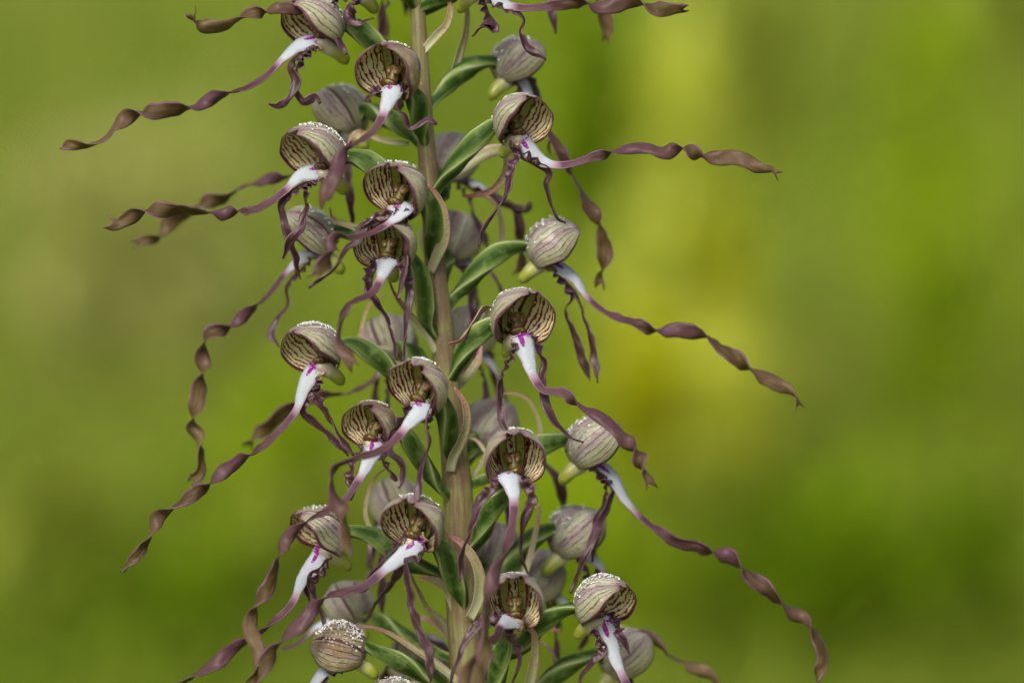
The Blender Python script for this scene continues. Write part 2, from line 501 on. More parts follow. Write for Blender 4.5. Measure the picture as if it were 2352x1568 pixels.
G_PALE = mat_grass('grass_pale', (0.60, 0.66, 0.05), (0.70, 0.75, 0.12), (0.76, 0.80, 0.22))
G_YELLOW = mat_grass('grass_yellow', (0.40, 0.44, 0.004), (0.50, 0.52, 0.008), (0.58, 0.58, 0.02))
G_GREEN = mat_grass('grass_green', (0.22, 0.35, 0.004), (0.30, 0.43, 0.008), (0.36, 0.48, 0.02))
G_DEEP = mat_grass('grass_deep', (0.11, 0.205, 0.002), (0.145, 0.245, 0.003), (0.19, 0.30, 0.005))
G_OLIVE = mat_grass('grass_olive', (0.33, 0.36, 0.09), (0.40, 0.42, 0.13), (0.46, 0.47, 0.18))
G_DUSK = mat_grass('grass_dusky', (0.24, 0.30, 0.035), (0.29, 0.35, 0.045), (0.34, 0.40, 0.06))
for px_, py_, y_, w_, h_, m_, n_, nm_, lb_ in (
    (1540, 640, 1.75, 210, 1000, G_PALE, 340, 'pale_grass', 'blurred pale yellow green grass stand right of the flower spike'),
    (1650, 1020, 1.60, 200, 280, G_PALE, 110, 'pale_grass', 'blurred pale round clump low beside the bright grass'),
    (1480, 960, 1.3, 110, 240, G_YELLOW, 60, 'yellow_grass', 'blurred strong yellow grass clump behind the right flowers'),
    (1660, 640, 1.4, 60, 240, G_YELLOW, 18, 'yellow_grass', 'blurred narrow yellow blade beside the pale grass stand'),
    (1375, 300, 1.40, 70, 380, G_DEEP, 60, 'dark_grass', 'blurred narrow dark green tuft between spike and pale grass'),
    (1290, 250, 1.75, 120, 600, G_GREEN, 90, 'green_grass', 'blurred fresh green tuft close behind the spike top'),
    (860, 250, 1.75, 260, 620, G_GREEN, 140, 'green_grass', 'blurred fresh green tuft behind the left upper flowers'),
    (640, 1080, 1.5, 300, 260, G_GREEN, 90, 'green_grass', 'blurred green patch behind the long left lips'),
    (1300, 1350, 1.3, 500, 420, G_GREEN, 170, 'green_grass', 'blurred green growth behind the lowest flowers'),
    (1960, 1390, 1.3, 800, 420, G_DEEP, 300, 'dark_grass', 'blurred deep green growth filling the lower right'),
    (2200, 900, 1.7, 420, 800, G_GREEN, 220, 'green_grass', 'blurred mid green stand at the right edge'),
    (2120, 330, 1.9, 260, 560, G_GREEN, 100, 'green_grass', 'blurred yellowish green stand at the upper right'),
    (1750, 230, 1.6, 130, 380, G_DUSK, 50, 'dusky_grass', 'blurred dull olive tuft right of the pale grass top'),
    (2330, 50, 1.6, 120, 260, G_DUSK, 40, 'dusky_grass', 'blurred dull olive tuft in the upper right corner'),
    (330, 640, 2.0, 620, 700, G_OLIVE, 380, 'olive_grass', 'blurred pale olive hay filling the left side'),
    (130, 1230, 1.4, 260, 260, G_DUSK, 70, 'dusky_grass', 'blurred dark olive patch low at the left'),
    (720, 1300, 1.4, 200, 260, G_DUSK, 60, 'dusky_grass', 'blurred dark olive patch behind the lower left lips'),
    (420, 1460, 1.3, 360, 220, G_DEEP, 80, 'dark_grass', 'blurred deep green patch low at the left')):
    patch(px_, py_, y_, w_, h_, m_, n_, nm_, lb_)



# ------------------------------------------------------------------ the orchid
STEM = [(952, -160, 32), (958, 0, 36), (970, 200, 39), (985, 400, 42), (1000, 600, 47), (1015, 750, 52), (1028, 900, 57), (1040, 1000, 61),
        (1053, 1132, 68), (1060, 1300, 72), (1066, 1430, 74), (1076, 1568, 76), (1090, 1760, 80)]
def stem_x(py):
    return interp([(p[1], p[0]) for p in STEM], py)

def tube(mb, c, radii, seg=10, ridges=None, twist=0.0, n0=Vector((0, -1, 0)), mat=0, cap=True, uvv=None):
    T, N, B = frames(c, n0)
    rows, uvs = [], []
    for i, p in enumerate(c):
        tt = i / (len(c) - 1)
        row, ur = [], []
        for j in range(seg):
            a = 2 * math.pi * j / seg
            r = radii[i] * K
            if ridges: r *= 1 + ridges[1] * math.cos(ridges[0] * a) + 0.35 * ridges[1] * math.cos(2 * ridges[0] * a)
            aa = a + twist * tt
            row.append(p + N[i] * (math.cos(aa) * r) + B[i] * (math.sin(aa) * r)); ur.append((j / seg, tt if uvv is None else uvv[i]))
        rows.append(row); uvs.append(ur)
    b = mb.grid(rows, uvs, mat, flip=True, wrap=True)
    if cap:
        for end, i in ((0, 0), (1, len(c) - 1)):
            k = mb.vert(c[i] + T[i] * ((0.3 if end else -0.3) * radii[i] * K))
            for j in range(seg):
                j2 = (j + 1) % seg
                q = [b + i * seg + j, b + i * seg + j2, k]
                if not end: q.reverse()
                mb.face(q, [(0.5, float(end))] * 3, mat)

def ribbon(mb, c, width, n0, vscale, twist=None, cup=None, thick=2.4, frill=None, notch=0.0, mats=(0, 1), ns=7, wig=0.0, k0=0):
    """A strip with two faces and real thickness along points c; width(a, t) in px is the full width at arc a (px)."""
    A = arcs(c); tot = A[-1]
    T, N, B = frames(c, n0, k0)
    fr, bk, uvs = [], [], []
    for i, p in enumerate(c):
        a = A[i]; t = a / tot
        th = twist(a, tot) if twist else 0.0
        n = N[i] * math.cos(th) + B[i] * math.sin(th)
        b = T[i].cross(n)
        if wig: p = p + (N[i] * math.cos(th * 1.0) + B[i] * math.sin(th)) * (wig * K * smooth(0.25, 0.5, t))
        w = width(a, t) * 0.5 * K
        cu = cup(a, t) if cup else 0.12
        rf, rb, ru = [], [], []
        for j in range(ns):
            s = -1 + 2 * j / (ns - 1)
            q = p + b * (s * w) + n * (cu * w * s * s)
            if frill:
                fa, fo = frill(a, t, s)
                q = q + n * (fa * K) + b * (fo * K)
            if notch and t > 0.93:
                q = q - T[i] * (notch * K * ((t - 0.93) / 0.07) * (1 - abs(s)) ** 0.7) + b * (s * w * 0.5 * (t - 0.93) / 0.07)
            h = thick * K * 0.5 * (1.0 - 0.6 * abs(s))
            rf.append(q + n * h); rb.append(q - n * h); ru.append((j / (ns - 1), a / vscale))
        fr.append(rf); bk.append(rb); uvs.append(ru)
    f0 = mb.grid(fr, uvs, mats[0], flip=True)
    b0 = mb.grid(bk, uvs, mats[1])
    m = len(c)
    def side(j, fl):
        for i in range(m - 1):
            q = [f0 + i * ns + j, f0 + (i + 1) * ns + j, b0 + (i + 1) * ns + j, b0 + i * ns + j]
            t = [uvs[i][j], uvs[i + 1][j], uvs[i + 1][j], uvs[i][j]]
            if fl: q.reverse(); t.reverse()
            mb.face(q, t, mats[1])
    side(0, False); side(ns - 1, True)
    for i, fl in ((0, True), (m - 1, False)):
        for j in range(ns - 1):
            q = [f0 + i * ns + j, f0 + i * ns + j + 1, b0 + i * ns + j + 1, b0 + i * ns + j]
            t = [uvs[i][j], uvs[i][j + 1], uvs[i][j + 1], uvs[i][j]]
            if fl: q.reverse(); t.reverse()
            mb.face(q, t, mats[1])
    return T, N, B, A, fr

ICO = None
def ico():
    global ICO
    if ICO is None:
        import bmesh
        bm = bmesh.new(); bmesh.ops.create_icosphere(bm, subdivisions=2, radius=1.0)
        ICO = ([v.co.copy() for v in bm.verts], [[v.index for v in f.verts] for f in bm.faces]); bm.free()
    return ICO

def ball(mb, c, axes, mat=0):
    vs, fs = ico(); b = len(mb.v)
    for v in vs: mb.v.append(c + axes[0] * v.x + axes[1] * v.y + axes[2] * v.z)
    for f in fs: mb.face([b + i for i in f], [(0.5, 0.5)] * 3, mat)

orchid_base = P(1090, 1760, 0)
orchid_base = Vector((orchid_base.x + 0.004, orchid_base.y - 0.01, 0.0))
orchid = empty('orchid', orchid_base)
tag(orchid, 'tall orchid spike with striped hooded flowers and long twisted brown lips', 'orchid')

def build_stem():
    mb = MB()
    pts = [(P(x, y, 0), w / 2) for x, y, w in STEM]
    x, z = pts[-1][0].x, pts[-1][0].z
    for k in range(1, 8):
        t = k / 7
        pts.append((Vector((lerp(x, orchid_base.x, t), lerp(pts[len(STEM) - 1][0].y, orchid_base.y, t ** 0.8), z * (1 - t) - 0.01 * t)), 40 + 22 * t))
    c = catmull([p[0] for p in pts], 16 * K)
    zs = [(-p[0].z, p[1]) for p in pts]
    rad = [interp(zs, -p.z) for p in c]
    a = arcs(c)
    tube(mb, c, rad, 20, ridges=(5, 0.045), twist=1.2, uvv=[q / 300 for q in a])
    return mb.build('stem', [M['stem']], orchid, c[0].lerp(c[-1], 0.5))
build_stem()

def leaf(base, az, length, wid, rise):
    mb = MB()
    d = Vector((math.sin(az), -math.cos(az), 0))
    pts = [base + d * (length * t) + Vector((0, 0, rise * math.sin(t * 2.2) - 0.04 * t * t)) for t in [k / 8 for k in range(9)]]
    c = catmull(pts, length / 18)
    ribbon(mb, c, lambda a, t: wid / K * (0.5 + 0.5 * math.sin(math.pi * min(1, t * 1.1) ** 0.8)) * (1 - smooth(0.75, 1.0, t) * 0.95), Vector((0, 0, 1)), 2000,
           cup=lambda a, t: 0.25, thick=9, mats=(0, 0))
    mb.build('leaf', [M['ovary']], orchid, pts[0])
for k, (az, ln, wd, rs) in enumerate([(0.5, 0.17, 0.035, 0.09), (2.3, 0.18, 0.04, 0.08), (3.9, 0.16, 0.036, 0.10), (5.4, 0.17, 0.034, 0.08)]):
    leaf(orchid_base + Vector((0, 0, 0.012 + 0.012 * k)), az, ln, wd, rs)

def bract(pts, w, d0=0, d1=None, tipw=0.15):
    """pts run from the stem end to the tip."""
    d1 = d0 if d1 is None else d1
    n = len(pts)
    v = [P(p[0], p[1], lerp(d0, d1, i / (n - 1)) if len(p) < 3 else p[2]) for i, p in enumerate(pts)]
    c = catmull(v, 7 * K)
    mb = MB()
    ph = R.uniform(-0.7, 0.7)
    tot = arcs(c)[-1]
    ribbon(mb, c, lambda a, t: w * interp([(0, 0.8), (0.3, 1.0), (0.65, 0.8), (0.9, 0.4), (1, tipw)], t), Vector((0.15, -1, 0.35)), tot,
           twist=lambda a, t: ph + 0.5 * a / t, cup=lambda a, t: 0.45, thick=3.0, mats=(0, 0))
    return mb.build('bract', [M['bract']], orchid, v[0])

class Hood:
    def __init__(self, c, d, phi, pitch, roll, s):
        ph, p, ro = math.radians(phi), math.radians(pitch), math.radians(roll)
        f = Vector((math.sin(ph), -math.cos(ph), 0)); sd = Vector((math.cos(ph), math.sin(ph), 0)); u = Vector((0, 0, 1))
        q = Quaternion(f, ro); sd = q @ sd; u = q @ u
        self.f, self.s, self.u = f, sd, u
        self.A = f * math.cos(p) + u * math.sin(p)
        self.Nu = -f * math.sin(p) + u * math.cos(p)
        self.k = K * s
        self.C = P(c[0], c[1] + 1, d)
        self.L, self.hc, self.hd, self.hw = 146 * R.uniform(0.95, 1.05), 9.0, lerp(62, 58, min(1, abs(phi) / 70)) * R.uniform(0.94, 1.06), 68 * R.uniform(0.94, 1.05)
        self.seed = R.uniform(0, 100)
    def r(self, t):
        return 0.06 * (1 - t) + 0.02 * t + 0.96 * max(0.0, 4 * t * (1 - t)) ** 0.46 * (1 - 0.28 * smooth(0.72, 1.0, t))
    def at(self, th, t, rs=1.0, off=0.0):
        """Gore of the hood: th runs round the line from its foot to its tip, t along that line."""
        c, s = math.cos(th), math.sin(th)
        rr = self.r(t) * rs
        wob = noise.noise(Vector((th * 1.3 + self.seed, t * 2.2, self.seed))) * 4.0
        up = rr * (self.hc + self.hd * c) - 13 - 5 * t * t + (off + wob) * c
        return self.C + (self.A * (self.L * (t - 0.5) - 9) + self.Nu * up + self.s * (s * (self.hw * rr * (1 + 0.10 * smooth(1.1, 2.1, abs(th))) + off + wob))) * self.k
    def base(self): return self.at(math.pi / 2, 0.0, 0.0)

def sepal(hood, name, parent, th0, th1, t0, t1, off, edge_bow=0.0, rs=1.0, flip=False, thick=2.2, mats=None, nu=16, nv=20, ridge=2.0, tipcurl=0.0, crest=0.0, wavy=0.0):
    mb = MB()
    O, I, U = [], [], []
    for i in range(nu + 1):
        uu = i / nu
        ro, ri, ru = [], [], []
        for j in range(nv + 1):
            vv = j / nv
            t = lerp(t0, t1, vv)
            e1 = th1 + (1 if th1 > th0 else -1) * edge_bow * math.sin(math.pi * min(1, vv * 1.05))
            e1 += (1 if th1 > th0 else -1) * wavy * noise.noise(Vector((vv * 3.0, hood.seed, th1)))
            narrow = 1 - 0.12 * smooth(0.75, 1.0, vv)
            mid = (th0 + e1) / 2
            th = mid + (lerp(th0, e1, uu) - mid) * narrow
            o = off + ridge * math.cos(uu * math.pi * 4 + 0.6) * math.sin(math.pi * vv) + crest * math.exp(-((uu - 0.16) / 0.11) ** 2) * math.sin(math.pi * vv) ** 0.5 + tipcurl * smooth(0.85, 1.0, vv) 
            p = hood.at(th, t, rs, o)
            q = hood.at(th, t, rs, o - thick)
            ro.append(p); ri.append(q); ru.append((uu, vv))
        O.append(ro); I.append(ri); U.append(ru)
    fl = th1 < th0
    a = mb.grid(O, U, 0, flip=fl)
    b = mb.grid(I, U, 1, flip=not fl)
    n2 = nv + 1
    def strip(seq, fl2):
        for (i, j), (i2, j2) in zip(seq, seq[1:]):
            q = [a + i * n2 + j, a + i2 * n2 + j2, b + i2 * n2 + j2, b + i * n2 + j]
            t = [U[i][j], U[i2][j2], U[i2][j2], U[i][j]]
            if fl2: q.reverse(); t.reverse()
            mb.face(q, t, 2)
    strip([(0, j) for j in range(n2)], fl); strip([(nu, j) for j in range(n2)], not fl)
    strip([(i, 0) for i in range(nu + 1)], not fl); strip([(i, nv) for i in range(nu + 1)], fl)
    return mb.build(name, mats or [M['so'], M['si'], M['rim']], parent, hood.base())

def lip_width(s, wl):
    tab = [(0, 40), (0.25 * wl, 50), (0.45 * wl, 48), (0.75 * wl, 33), (wl, 21), (wl + 45, 18), (wl + 150, 30), (wl + 260, 38), (5000, 38)]
    def w(a, t):
        return s * interp(tab, a) * (1 - 0.45 * smooth(0.86, 0.97, t))
    return w

def flower(c, phi, d, lip, de, pitch=None, roll=0, s=1.0, wl=125, lobes=None, ov=None, half=124, tw0=None, twdir=1, hair=True, dew=190, small=False, tail=None, spur=True, wscale=1.0, dpow=1.0, wilt=False):
    if pitch is None: pitch = lerp(62, 42, min(1, abs(phi) / 70))
    s *= R.uniform(0.95, 1.05)
    hd = Hood(c, d, phi + R.uniform(-4, 4), pitch + R.uniform(-4, 4), roll + R.uniform(-4, 4), s)
    dg = math.radians
    sm = [M['so2' if wilt else 'so'], M['si'], M['rim']]
    root = sepal(hd, 'flower', orchid, -dg(46), dg(46), 0.0, 1.0, 3.0, ridge=2.0, mats=sm)        # the flower's upper sepal carries the rest
    sepal(hd, 'side_sepal', root, dg(32), dg(109 + R.uniform(-7, 7)), 0.02, R.uniform(0.955, 0.995), 0.5, edge_bow=dg(R.uniform(8, 17)), ridge=0.7, tipcurl=R.uniform(0, 5), crest=5.0, wavy=0.16, mats=sm)
    sepal(hd, 'side_sepal', root, -dg(32), -dg(109 + R.uniform(-7, 7)), 0.02, R.uniform(0.955, 0.995), 0.5, edge_bow=dg(R.uniform(8, 17)), ridge=0.7, tipcurl=R.uniform(0, 5), crest=5.0, wavy=0.16, mats=sm)
    if not small:
        for sg in (1, -1):
            sepal(hd, 'petal', root, sg * dg(12), sg * dg(40), 0.1, 0.86, -4, rs=0.80, ridge=0.6, mats=[M['petal'], M['petal'], M['petal']], nu=6, nv=12)
        mb = MB()
        k = hd.k
        b = hd.base()
        col_c = [b + hd.A * (k * x) + hd.Nu * (k * y) for x, y in ((6, 2), (20, 4), (36, 12), (50, 26), (60, 40))]
        tube(mb, catmull(col_c, 5 * K), [lerp(14, 9, q / 20) * s for q in range(len(catmull(col_c, 5 * K)))], 10, mat=0)
        for sg in (1, -1):
            pc = b + hd.A * (k * 58) + hd.Nu * (k * 30) + hd.s * (k * 11 * sg)
            ax = (hd.Nu * 0.9 + hd.s * (0.28 * sg)).normalized()
            ball(mb, pc, (ax.orthogonal().normalized() * (7.5 * k), ax.cross(ax.orthogonal().normalized()) * (7.5 * k), ax * (18 * k)), 1)
        ball(mb, b + hd.A * (k * 40) - hd.Nu * (k * 2), (hd.A * (14 * k), hd.s * (22 * k), hd.Nu * (9 * k)), 2)
        ball(mb, b + hd.A * (k * 46) - hd.Nu * (k * 4), (hd.A * (9 * k), hd.s * (13 * k), hd.Nu * (7 * k)), 3)
        mb.build('column', [M['stig'], M['pol'], M['cave'], M['pad']], root, b)
    # lip
    throat = hd.base() + hd.A * (hd.k * 36) - hd.Nu * (hd.k * 6)
    dt = ((throat - CAM).dot(FWD) - DIST) / K
    n = len(lip)
    pts = [hd.base() + hd.A * (hd.k * 14) - hd.Nu * (hd.k * 1), throat]
    for i, q in enumerate(lip):
        t = ((i + 1) / n) ** dpow
        pts.append(P(q[0], q[1], q[2] if len(q) > 2 else lerp(dt, de, t)))
    cc = catmull(pts, 6 * K)
    arcs_cc = arcs(cc)
    n0 = (-FWD * (0.55 + 0.45 * max(0, math.cos(math.radians(phi)))) + hd.u * 0.75 + hd.f * 0.25).normalized()
    k0 = min(range(len(cc)), key=lambda z: abs(arcs_cc[z] - 0.45 * wl))
    mb = MB()
    a0 = wl + 55 if tw0 is None else tw0
    hl = half * R.uniform(0.93, 1.07)
    dr = twdir
    def tw(a, tot):
        x = max(0.0, a - a0)
        return dr * math.pi * (x * x / (x + 60.0)) / hl * 1.12 + 2.4 * noise.noise(Vector((a * 0.009, nn0, 4.0))) * smooth(0, 80, x)
    nn0 = R.uniform(0, 9)
    lw = lip_width(s * wscale, wl)
    def cupf(a, t): return lerp(-0.30, 0.20, smooth(wl * 0.8, wl * 1.5, a)) if a < wl * 2 else 0.2 * math.cos(a * 0.02)
    def crink(a, t, sx):
        z = noise.noise(Vector((a * 0.04, sx * 1.1, nn0))) * 5.0 * smooth(wl, wl + 120, a)
        return z, z * 0.6 * sx
    T, N, B, A, fr = ribbon(mb, cc, lw, n0, wl, twist=tw, cup=cupf, thick=4.0 if not small else 3.0, notch=16, wig=6.0, frill=crink, k0=k0)
    lipo = mb.build('lip', [M['lip'], M['lipb']], root, throat)
    # papillae on the white part
    if hair:
        mb = MB()
        im = max(k for k, a in enumerate(A) if a < wl * 1.0)
        for q in range(520):
            i = R.randrange(2, im); sx = R.choice((R.uniform(-1, 1), R.choice((-1, 1)) * R.uniform(0.75, 1.0)))
            if A[i] > 0.75 * wl and abs(sx) > 0.7: continue
            x = (sx + 1) / 2 * 6; j = min(5, int(x)); fx = x - j
            p = fr[i][j].lerp(fr[i][j + 1], fx)
            nrm = (N[i] + B[i] * (0.9 * sx) + Vector((R.uniform(-.3, .3), R.uniform(-.3, .3), R.uniform(-.3, .3)))).normalized()
            ln = R.uniform(1.8, 3.8) * K; r = 1.0 * K
            t1 = nrm.orthogonal().normalized() * r; t2 = nrm.cross(t1)
            b0 = len(mb.v)
            mb.v.extend([p + t1, p - t1 * 0.5 + t2 * 0.87, p - t1 * 0.5 - t2 * 0.87, p + nrm * ln])
            for fa in ((0, 1, 3), (1, 2, 3), (2, 0, 3)): mb.face([b0 + z for z in fa], [(0.5, 0.5)] * 3)
        fo = mb.build('lip_fur', [M['fur']], root, throat)
        fo['kind'] = 'stuff'
    # side lobes with their crinkled start along the lip's margin
    if lobes is None:
        lobes = []
        for sg in (-1, 1):
            i = min(range(len(A)), key=lambda z: abs(A[z] - 0.5 * wl))
            e = cc[i] + B[i] * (sg * 0.5 * lw(A[i], 0) * K)
            ln = R.uniform(120, 170)
            out = B[i] * sg * 0.35 + T[i] * 0.2
            lobes.append([e + (out * (ln * z) + Vector((0, 0, -1)) * (ln * z * (0.4 + 0.6 * z))) * K + Vector((R.uniform(-6, 6), R.uniform(-6, 6), 0)) * K for z in (0.25, 0.5, 0.75, 1.0)])
    for lb in lobes:
        ws = 1.0
        if isinstance(lb, tuple): lb, dend = lb
        else: dend = None
        def ci(fr_): return min(range(len(A)), key=lambda z: abs(A[z] - fr_ * wl))
        i1 = ci(0.42)
        di = ((cc[i1] - CAM).dot(FWD) - DIST) / K
        if not isinstance(lb[0], Vector):
            de_ = di - 12 if dend is None else dend
            vec = [P(x, y, lerp(di, de_, (q + 1) / len(lb))) for q, (x, y) in enumerate(lb)]
        else: vec = lb
        sg = 1.0 if (vec[min(1, len(vec) - 1)] - cc[i1]).dot(B[i1]) > 0 else -1.0
        rootpts = []
        for fr_ in (0.10, 0.24, 0.38):
            i = ci(fr_)
            rootpts.append(cc[i] + B[i] * (sg * (0.5 * lw(A[i], 0) + 2) * K) - N[i] * (4 * K))
        lc = catmull(rootpts + vec, 5 * K)
        al = arcs(lc)[-1]
        mb = MB()
        fph = R.uniform(0, 6)
        # which edge of the strip points away from the lip
        tt, nn, bb = frames(lc, N[i1])
        o_s = 1.0 if bb[3].dot(B[i1] * sg) > 0 else -1.0
        twt = R.choice((-1, 1)) * R.uniform(0.8, 2.6)
        def frl(a, t, sx, fph=fph, o_s=o_s, al=al):
            amp = 10.0 * smooth(0, 14, a) * (1 - smooth(55, 120, a))
            w = 0.5 + 0.5 * sx * o_s
            ph_ = a / 24.0 * 2 * math.pi + fph + 2.2 * noise.noise(Vector((a * 0.03, fph, 1.0)))
            z1 = 5.0 * noise.noise(Vector((a * 0.03, fph, 5.0 + sx))); z2 = 5.0 * noise.noise(Vector((a * 0.04, fph, 9.0 + sx * 0.6)))
            return amp * w * math.sin(ph_) + z1, amp * 0.6 * o_s * w * math.cos(ph_) + z2 * sx
        def wdt(a, t, al=al):
            return s * interp([(0, 9), (25, 15), (75, 24), (110, 21), (170, 17), (240, 19), (600, 17)], a) * (1 - 0.8 * smooth(0.85, 1.0, t))
        ribbon(mb, lc, wdt, N[i1], al, twist=lambda a, tot: twt * smooth(70, max(tot, 90), a), cup=lambda a, t: 0.25, thick=3.6, frill=frl, mats=(0, 0))
        mb.build('side_lobe', [M['lobe']], root, rootpts[0])
    # spur
    if spur:
        b = hd.base()
        k = hd.k
        dn = -hd.u * 0.9 - hd.f * 0.45
        fx = hd.f
        sp = [throat + fx * (10 * k) - hd.u * (8 * k), throat - fx * (8 * k) - hd.u * (12 * k), throat - fx * (28 * k) - hd.u * (22 * k), throat - fx * (48 * k) - hd.u * (38 * k),
              throat - fx * (62 * k) - hd.u * (57 * k)]
        c2 = catmull(sp, 5 * K); m_ = len(c2)
        rad = [s * interp([(0, 8), (0.15, 18), (0.35, 20), (0.6, 17), (0.85, 14.5), (0.95, 11), (1, 5)], q / (m_ - 1)) for q in range(m_)]
        mb = MB(); tube(mb, c2, rad, 14)
        mb.build('spur', [M['spur']], root, throat)
    # ovary
    if ov is not None:
        b = hd.base()
        b = hd.at(0.0, 0.06, 0.8)
        db = ((b - CAM).dot(FWD) - DIST) / K
        sy = ov[-1][1] + 45
        dstem = -min(26, abs(db)) if db < 0 else 12
        v = [hd.at(0.0, 0.10, 0.75)] + [P(x, y, lerp(db, dstem, ((q + 0.6) / len(ov)) ** 1.2)) for q, (x, y) in enumerate(ov)]
        v.append(P(stem_x(sy), sy, 0))
        c2 = catmull(v, 6 * K); m_ = len(c2)
        rad = [s * interp([(0, 11), (0.1, 14), (0.33, 24), (0.6, 21), (0.82, 12), (1, 9)], q / (m_ - 1)) for q in range(m_)]
        mb = MB(); tube(mb, c2, rad, 24, ridges=(3, 0.13), twist=R.uniform(2.6, 3.6))
        mb.build('ovary', [M['ovary']], root, b)
    # dew
    if dew:
        mb = MB(); cnt = 0; tries = 0; placed = []
        while cnt < dew and tries < dew * 12:
            tries += 1
            th = R.gauss(0, 0.62); t = R.uniform(0.12, 0.95)
            if abs(th) > 1.4: continue
            p = hd.at(th, t, 1.0, 6.8 if abs(th) < 0.78 else 6.0)
            nrm = (p - (hd.C + hd.A * (hd.L * (t - 0.5) * hd.k))).normalized()
            if nrm.z < 0.3 + R.uniform(-0.2, 0.6): continue
            r = R.choice((R.uniform(1.5, 2.6), R.uniform(2.0, 4.6))) * K * s * (0.55 + 0.45 * max(0, nrm.z))
            if any((p - q).length < (r + r2) * 0.85 for q, r2 in placed): continue
            placed.append((p, r)); cnt += 1
            ax = nrm.orthogonal().normalized()
            ball(mb, p, (ax * r, nrm.cross(ax) * r, nrm * (r * 0.85)))
        if mb.v:
            o = mb.build('dew_drops', [M['dew']], root, hd.base()); o['kind'] = 'stuff'
    return root

# position of the hood in the traced frame, facing, depth, run of the lip, depth of its tip
flower((805, -75), -45, -120, [(775, -10), (735, 12), (695, 27), (650, 18), (600, 22), (570, 40), (530, 62), (490, 66), (458, 50), (434, 24)], -150, wl=60,
       lobes=[[(770, 0), (764, 45), (775, 90), (796, 126)], [(822, -5), (801, 30), (816, 48), (860, 43)]], ov=[(880, -60), (930, -20)], half=80)
flower((713, 42), -58, -80, [(690, 98), (652, 130), (612, 175), (562, 207), (490, 228), (430, 240), (380, 252), (330, 262), (290, 270), (258, 290), (232, 317), (205, 325), (175, 331), (140, 346)], -60,
       lobes=[([(672, 150), (682, 190), (665, 222), (640, 243), (617, 238)], -90), ([(684, 165), (680, 205), (696, 234), (724, 222), (738, 238)], -60)], ov=[(780, 55), (815, 68), (860, 95), (905, 128)], wl=135, dew=90, roll=10, pitch=47)
flower((895, 150), -24, -160, [(900, 205), (886, 245), (872, 282), (845, 318), (808, 345), (780, 372), (766, 402), (748, 440), (735, 470)], -350, wl=115, half=120,
       lobes=[([(918, 245), (934, 270), (942, 292), (966, 280), (984, 275), (1003, 287)], -170), ([(858, 212), (846, 222), (852, 236)], -165)], ov=[(930, 195), (950, 225), (962, 262), (968, 300)], wilt=True, roll=-10, pitch=60)
flower((782, 243), -125, 150, [(790, 310), (740, 378), (660, 408), (600, 410), (550, 425), (510, 450), (470, 467), (430, 492), (390, 512), (350, 545), (305, 568)], 170,
       ov=[(838, 250), (872, 262), (910, 285), (942, 305)], hair=False, dew=50, small=True, wl=110)
flower((1201, 264), 31, -120, [(1195, 312), (1217, 342), (1250, 370), (1290, 379), (1340, 370), (1390, 350), (1440, 337), (1490, 336), (1525, 346), (1560, 346), (1610, 352), (1650, 363), (1700, 362), (1742, 382), (1792, 410)], -110,
       lobes=[([(1190, 352), (1174, 390), (1166, 445), (1136, 490), (1110, 530), (1101, 566)], -130), ([(1258, 392), (1256, 425), (1268, 470), (1282, 502), (1300, 513)], -105)],
       ov=[(1140, 282), (1110, 308), (1070, 352), (1032, 395), (1012, 420)], wl=130, roll=-5, pitch=60)
flower((1195, 130), 118, 120, [(1205, 190), (1235, 255), (1262, 312), (1310, 380), (1352, 460), (1382, 545), (1391, 610), (1372, 662)], 90,
       ov=[(1135, 142), (1090, 150), (1042, 178), (1012, 215)], hair=False, dew=50, small=True, wl=110, half=130)
flower((715, 340), -46, -95, [(690, 400), (656, 436), (620, 466), (580, 486), (530, 490), (480, 479), (432, 475), (390, 478), (340, 488), (300, 500), (268, 515), (240, 508)], -125,
       lobes=[([(704, 430), (706, 475), (690, 522), (662, 560), (650, 594)], -110), ([(652, 462), (655, 510), (668, 565), (690, 642)], -70)],
       ov=[(800, 362), (830, 368), (870, 385), (905, 405)], wl=110, roll=11, pitch=48)
flower((912, 424), -30, -185, [(925, 480), (892, 512), (852, 542), (805, 552), (772, 548), (752, 580), (738, 612), (720, 645)], -370, wl=110, half=110,
       lobes=[([(928, 482), (928, 530), (930, 580), (931, 606), (923, 646), (913, 688)], -215), ([(862, 506), (832, 524), (818, 558), (798, 570), (778, 604), (757, 628), (725, 649), (709, 662)], -230)],
       ov=[(962, 445), (985, 475), (995, 525), (990, 570)], roll=-11, pitch=60)
flower((886, 548), -14, -170, [(888, 598), (874, 640), (858, 672), (831, 690), (803, 702), (791, 732), (785, 768), (790, 800), (812, 848)], -350, wl=95, half=120,
       lobes=[([(850, 622), (842, 655), (860, 690), (882, 722), (900, 770), (912, 828)], -190), ([(918, 606), (938, 650), (940, 690), (934, 740), (931, 780), (926, 830)], -190)],
       ov=[(935, 590), (958, 630), (975, 690), (985, 745)])
flower((703, 525), -95, 70, [(688, 592), (652, 632), (612, 684), (560, 724), (490, 764), (470, 808), (460, 860), (454, 920), (447, 975), (451, 1030), (456, 1085), (438, 1112)], 40,
       lobes=[([(664, 655), (662, 700), (636, 735), (624, 770), (640, 798)], 40)], ov=[(770, 532), (820, 537), (880, 562), (950, 602)], wl=110, half=85, dew=60)
flower((1277, 550), 100, 30, [(1290, 612), (1325, 640), (1345, 675), (1382, 712), (1440, 740), (1500, 752), (1560, 758), (1620, 776), (1662, 808), (1720, 838), (1772, 870), (1818, 908), (1836, 945)], 20,
       lobes=[([(1312, 680), (1298, 712), (1318, 770), (1342, 830), (1356, 876)], 40), ([(1328, 690), (1344, 742), (1362, 800), (1373, 880)], 0)],
       ov=[(1215, 562), (1160, 572), (1112, 610), (1072, 652), (1040, 685)], wl=150, dew=60)
